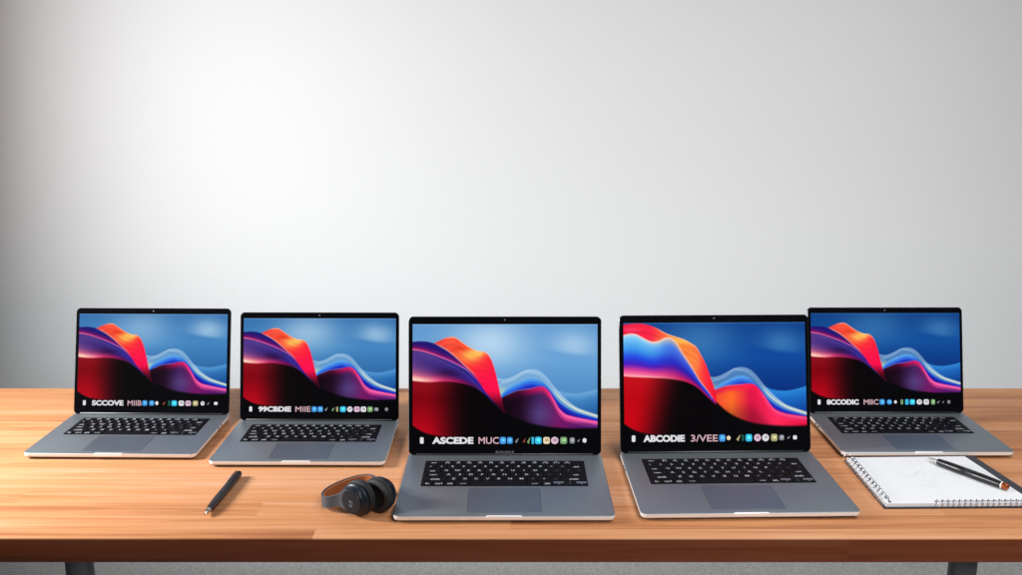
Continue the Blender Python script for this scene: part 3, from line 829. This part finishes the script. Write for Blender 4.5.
# dark punched holes beside both coils
bm = bmesh.new()
def hole(c, w, h):
    vs = [bm.verts.new((c.x - o0.x + a, c.y - o0.y + b, 0.0083)) for a, b in ((-w, -h), (w, -h), (w, h), (-w, h))]
    bm.faces.new(vs)
for i in range(13):
    hole(bl + (fl - bl) * ((i + 0.5) / 13) + Vector((0.0082, 0.0)), 0.0018, 0.0040)
for i in range(17):
    hole(fl + (fr_ - fl) * (t0_ + (1 - t0_) * (i + 0.5) / 17) + Vector((0, 0.0068)), 0.0036, 0.0016)
obj('punched_holes', bm, cover_m, page, smooth=0, kind='stuff')
# a few faint pencil strokes on the page
bm = bmesh.new(); rnd = random.Random(3)
for k in range(7):
    cx, cy = 0.735 + rnd.uniform(-0.03, 0.03), 1.545 + rnd.uniform(-0.03, 0.03)
    pts = [Vector((cx + 0.028 * math.cos(a + k) * (0.4 + 0.1 * k) - o0.x, cy + 0.02 * math.sin(a * 1.3 + k) - o0.y)) for a in np.linspace(0, 2.2, 14)]
    for p, q in zip(pts, pts[1:]):
        n = (q - p).normalized(); n = Vector((-n.y, n.x)) * 0.00035
        bm.faces.new([bm.verts.new((w.x, w.y, 0.00825 + k * 0.00001)) for w in (p - n, q - n, q + n, p + n)])
obj('pencil_marks', bm, sketch_m, page, smooth=0)

# pen on the notebook
tip, end = (0.7614, 1.6140), (0.8437, 1.4860)
fr, a, Lp = pen_frame(tip, end, 0.0142)
pen2 = thing('pen', 'thick black pen with copper end lying across the notebook page', 'pen', (a.x, a.y, 0.0082))
fr = Matrix.Translation((0, 0, 0.0072)) @ fr
bm = bmesh.new()
lathe(bm, [(0.0040, 0.020), (0.0058, 0.0215), (0.0066, 0.034), (0.0071, 0.060), (0.0070, Lp * 0.5 - 0.001), (0.0066, Lp * 0.5), (0.0070, Lp * 0.5 + 0.001), (0.0071, Lp - 0.05), (0.0062, Lp - 0.0124)], fr, 28)
obj('barrel', bm, pen_black, pen2)
bm = bmesh.new()
lathe(bm, [(0.0005, 0.0), (0.0009, 0.004), (0.0026, 0.009), (0.0034, 0.0198)], fr, 24)
obj('tip', bm, pen_steel, pen2)
bm = bmesh.new()
lathe(bm, [(0.0061, Lp - 0.0123), (0.0063, Lp - 0.012), (0.0063, Lp - 0.011), (0.0061, Lp - 0.0105)], fr, 28)
obj('collar', bm, alu_bright, pen2)
bm = bmesh.new()
lathe(bm, [(0.0060, Lp - 0.0104), (0.0058, Lp - 0.005), (0.0048, Lp - 0.0012), (0.0028, Lp)], fr, 28)
obj('end_cap', bm, pen_copper, pen2)

# ------------------------------------------------------------------ light
def area(name, loc, target, sx, sy, power, col=(1, 1, 1)):
    li = bpy.data.lights.new(name, 'AREA'); li.shape = 'RECTANGLE'; li.size = sx; li.size_y = sy
    li.energy = power; li.color = col
    o = bpy.data.objects.new(name, li); C.objects.link(o); o.location = loc
    o.rotation_euler = (Vector(target) - Vector(loc)).to_track_quat('-Z', 'Y').to_euler()
    return o
area('window_light', (-1.66, 1.46, 0.72), (1.2, 1.20, 0.50), 0.20, 0.45, 51.5, (1.0, 1.0, 1.0))
sb = area('front_fill', (0.95, -0.60, 1.70), (0.66, 1.40, 0.0), 1.1, 0.8, 13.0, (1.0, 0.99, 0.98))  # added fill from the front right, no lamp known there
sb.data.spread = R(84)
cl = area('overhead_fill', (1.0, 1.30, 2.0), (0.8, 1.45, 0.0), 1.6, 0.6, 9.5, (1.0, 0.99, 0.98))  # added overhead fill to lift the right of the desk, no known fitting
cl.data.spread = R(120)
w = bpy.data.worlds.new('World'); S.world = w; w.use_nodes = True
bg = w.node_tree.nodes['Background']; bg.inputs['Color'].default_value = (0.86, 0.93, 1.0, 1); bg.inputs['Strength'].default_value = 0.035

# ------------------------------------------------------------------ camera
cam = bpy.data.cameras.new('camera'); co = bpy.data.objects.new('camera', cam); C.objects.link(co)
cam.sensor_width = 36; cam.lens = 36 * 943.25 / 1022
co.location = (0, 0, 0.6966); co.rotation_euler = (R(90) - 0.2209, 0, 0)
cam.clip_start = 0.05; cam.clip_end = 100
S.camera = co
S.view_settings.view_transform = 'Standard'; S.view_settings.look = 'None'
S.view_settings.exposure = 0; S.view_settings.gamma = 1
S.cycles.use_denoising = True
S.cycles.max_bounces = 6
